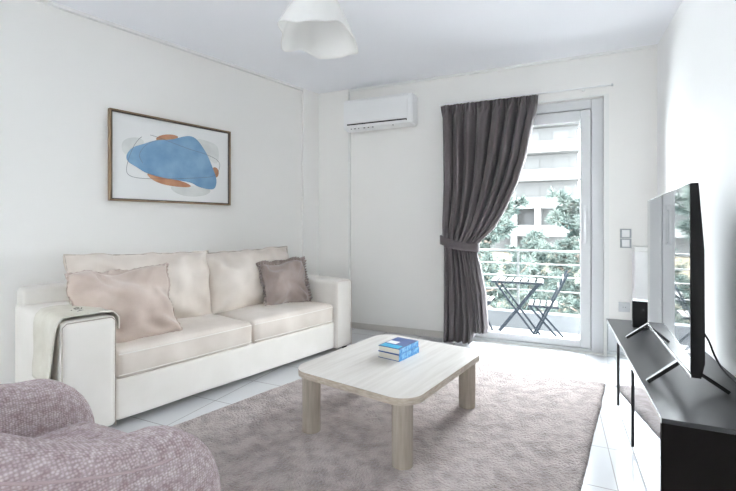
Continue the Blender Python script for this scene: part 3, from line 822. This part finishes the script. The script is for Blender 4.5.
b2_ = thing('apartment_building', 'paler apartment block with straight balconies partly hidden behind the curtain', 'building', (-30, 40, GZ))
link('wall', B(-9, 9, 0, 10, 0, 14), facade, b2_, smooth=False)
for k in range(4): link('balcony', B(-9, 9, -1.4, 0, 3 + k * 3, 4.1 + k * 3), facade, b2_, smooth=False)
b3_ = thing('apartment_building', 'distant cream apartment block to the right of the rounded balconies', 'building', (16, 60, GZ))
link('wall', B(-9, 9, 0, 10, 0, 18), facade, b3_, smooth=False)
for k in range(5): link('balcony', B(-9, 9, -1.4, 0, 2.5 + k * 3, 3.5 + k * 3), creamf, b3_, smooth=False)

def pine(name, label, x, y, top, spread, nb, seed, lean=0, z_low=-4.5):
    rnd = random.Random(seed)
    t = thing(name, label, 'tree', (x, y, GZ), 0, 'pine trees beyond the balcony'); Ht = top - GZ
    tr_pts = [(lean * (k / 8) ** 2 + .12 * math.sin(k * 1.3 + seed), .1 * math.cos(k * 1.7), Ht * k / 8) for k in range(9)]
    link('trunk', T(tr_pts, [.20 * (1 - .85 * k / 8) for k in range(9)], 8), bark, t)
    br = bmesh.new(); fo = bmesh.new()
    def tuft(P, dirv, ln):
        for _ in range(9):
            d_ = (dirv + Vector((rnd.gauss(0, .8), rnd.gauss(0, .8), rnd.gauss(.15, .6)))).normalized()
            s = d_.cross(Vector((rnd.gauss(0, 1), rnd.gauss(0, 1), rnd.gauss(0, 1)))).normalized() * ln * .085
            q = P + d_ * ln; m0 = P + d_ * ln * .5
            fo.faces.new([fo.verts.new(v) for v in (P, m0 + s, q, m0 - s)])
    for b in range(nb):
        z = (z_low - GZ) + (Ht - (z_low - GZ)) * (b / nb) ** .9; f = z / Ht
        base_ = Vector((lean * f * f, 0, z)); a = rnd.uniform(0, 2 * PI)
        ln = spread * (1.15 - .8 * (b / nb)) * rnd.uniform(.6, 1.1)
        d_ = Vector((math.cos(a), math.sin(a), rnd.uniform(.1, .55)))
        pts = [base_ + d_ * ln * k / 5 + Vector((0, 0, .18 * ln * (k / 5) ** 2 + rnd.gauss(0, .04))) for k in range(6)]
        tube(br, pts, [.035 * (1 - k / 7) for k in range(6)], 5)
        for k in range(1, 6):
            for _ in range(7):
                sub = Vector((rnd.gauss(0, 1), rnd.gauss(0, 1), rnd.gauss(.35, .5))).normalized()
                l2 = rnd.uniform(.15, .5) * spread * .35
                P = pts[k] + sub * l2
                tube(br, [pts[k], P], [.010, .005], 3)
                for q in range(3): tuft(pts[k].lerp(P, .4 + .3 * q), (sub + d_ * .5).normalized(), rnd.uniform(.13, .24))
    link('branches', br, bark, t); link('foliage', fo, needle, t, smooth=False)
pine('pine_tree', 'blue-green pine beside the tied curtain, tallest beyond the balcony railing', -1.80, 11.5, 3.2, 1.45, 56, 3, .1)
pine('pine_tree', 'blue-green pine at the right edge of the door glass behind the railing', .95, 14.8, 1.9, 1.7, 40, 12, -.2)
pine('pine_tree', 'low blue-green pine behind the bistro table and railing', -1.0, 18.4, .5, 1.9, 36, 31, 0)
pine('pine_tree', 'distant pine low behind the bistro chairs in front of the building', .3, 23.2, .1, 2.4, 34, 44, 0)

# ------------------------------------------------------------ light
W = bpy.data.worlds.new('sky'); S.world = W; W.use_nodes = True
nt = W.node_tree; bg = nt.nodes['Background']
bg.inputs['Color'].default_value = (.925, .96, 1.0, 1); bg.inputs['Strength'].default_value = 27.0
def portal(name, x0, x1, z0, z1, y, inward):
    l = bpy.data.lights.new(name, 'AREA'); l.shape = 'RECTANGLE'; l.size = x1 - x0; l.size_y = z1 - z0
    l.cycles.is_portal = True
    o = bpy.data.objects.new(name, l); COL.objects.link(o); o.location = ((x0 + x1) / 2, y, (z0 + z1) / 2)
    o.rotation_euler = (math.radians(-90 if inward > 0 else 90), 0, 0)   # -Z of the light looks into the room
    return o
portal('door_portal', DX0, DX1, 0, DZ, YB + .30, -1).rotation_euler = (math.radians(-90), 0, 0)
portal('fill_window_portal', WX0, WX1, WZ0, WZ1, YF - .27, 1).rotation_euler = (math.radians(90), 0, 0)

sun = bpy.data.lights.new('sun', 'SUN'); sun.energy = 4; sun.angle = math.radians(2.5); sun.color = (1, .95, .88)
so_ = bpy.data.objects.new('sun', sun); COL.objects.link(so_)
sd_ = Vector((-.9, .44, 0)).normalized() * math.cos(math.radians(64)) + Vector((0, 0, math.sin(math.radians(64))))
so_.rotation_euler = sd_.to_track_quat('Z', 'Y').to_euler()
# ------------------------------------------------------------ camera
cam = bpy.data.cameras.new('camera'); cam.sensor_width = 36; cam.lens = 418 / 736 * 36
cam.shift_y = -20.5 / 736; cam.clip_start = .02; cam.clip_end = 500
co = bpy.data.objects.new('camera', cam); COL.objects.link(co)
co.location = (0, 0, 1.15); co.rotation_euler = (math.radians(90), 0, math.radians(24.1))
S.camera = co
S.view_settings.view_transform = 'Standard'; S.view_settings.look = 'None'; S.view_settings.gamma = 1
S.view_settings.use_curve_mapping = False; S.view_settings.exposure = 0.66
S.cycles.use_denoising = True; S.cycles.max_bounces = 12; S.cycles.diffuse_bounces = 8; S.cycles.glossy_bounces = 5
S.cycles.transparent_max_bounces = 12; S.cycles.sample_clamp_indirect = 8; S.cycles.caustics_reflective = False
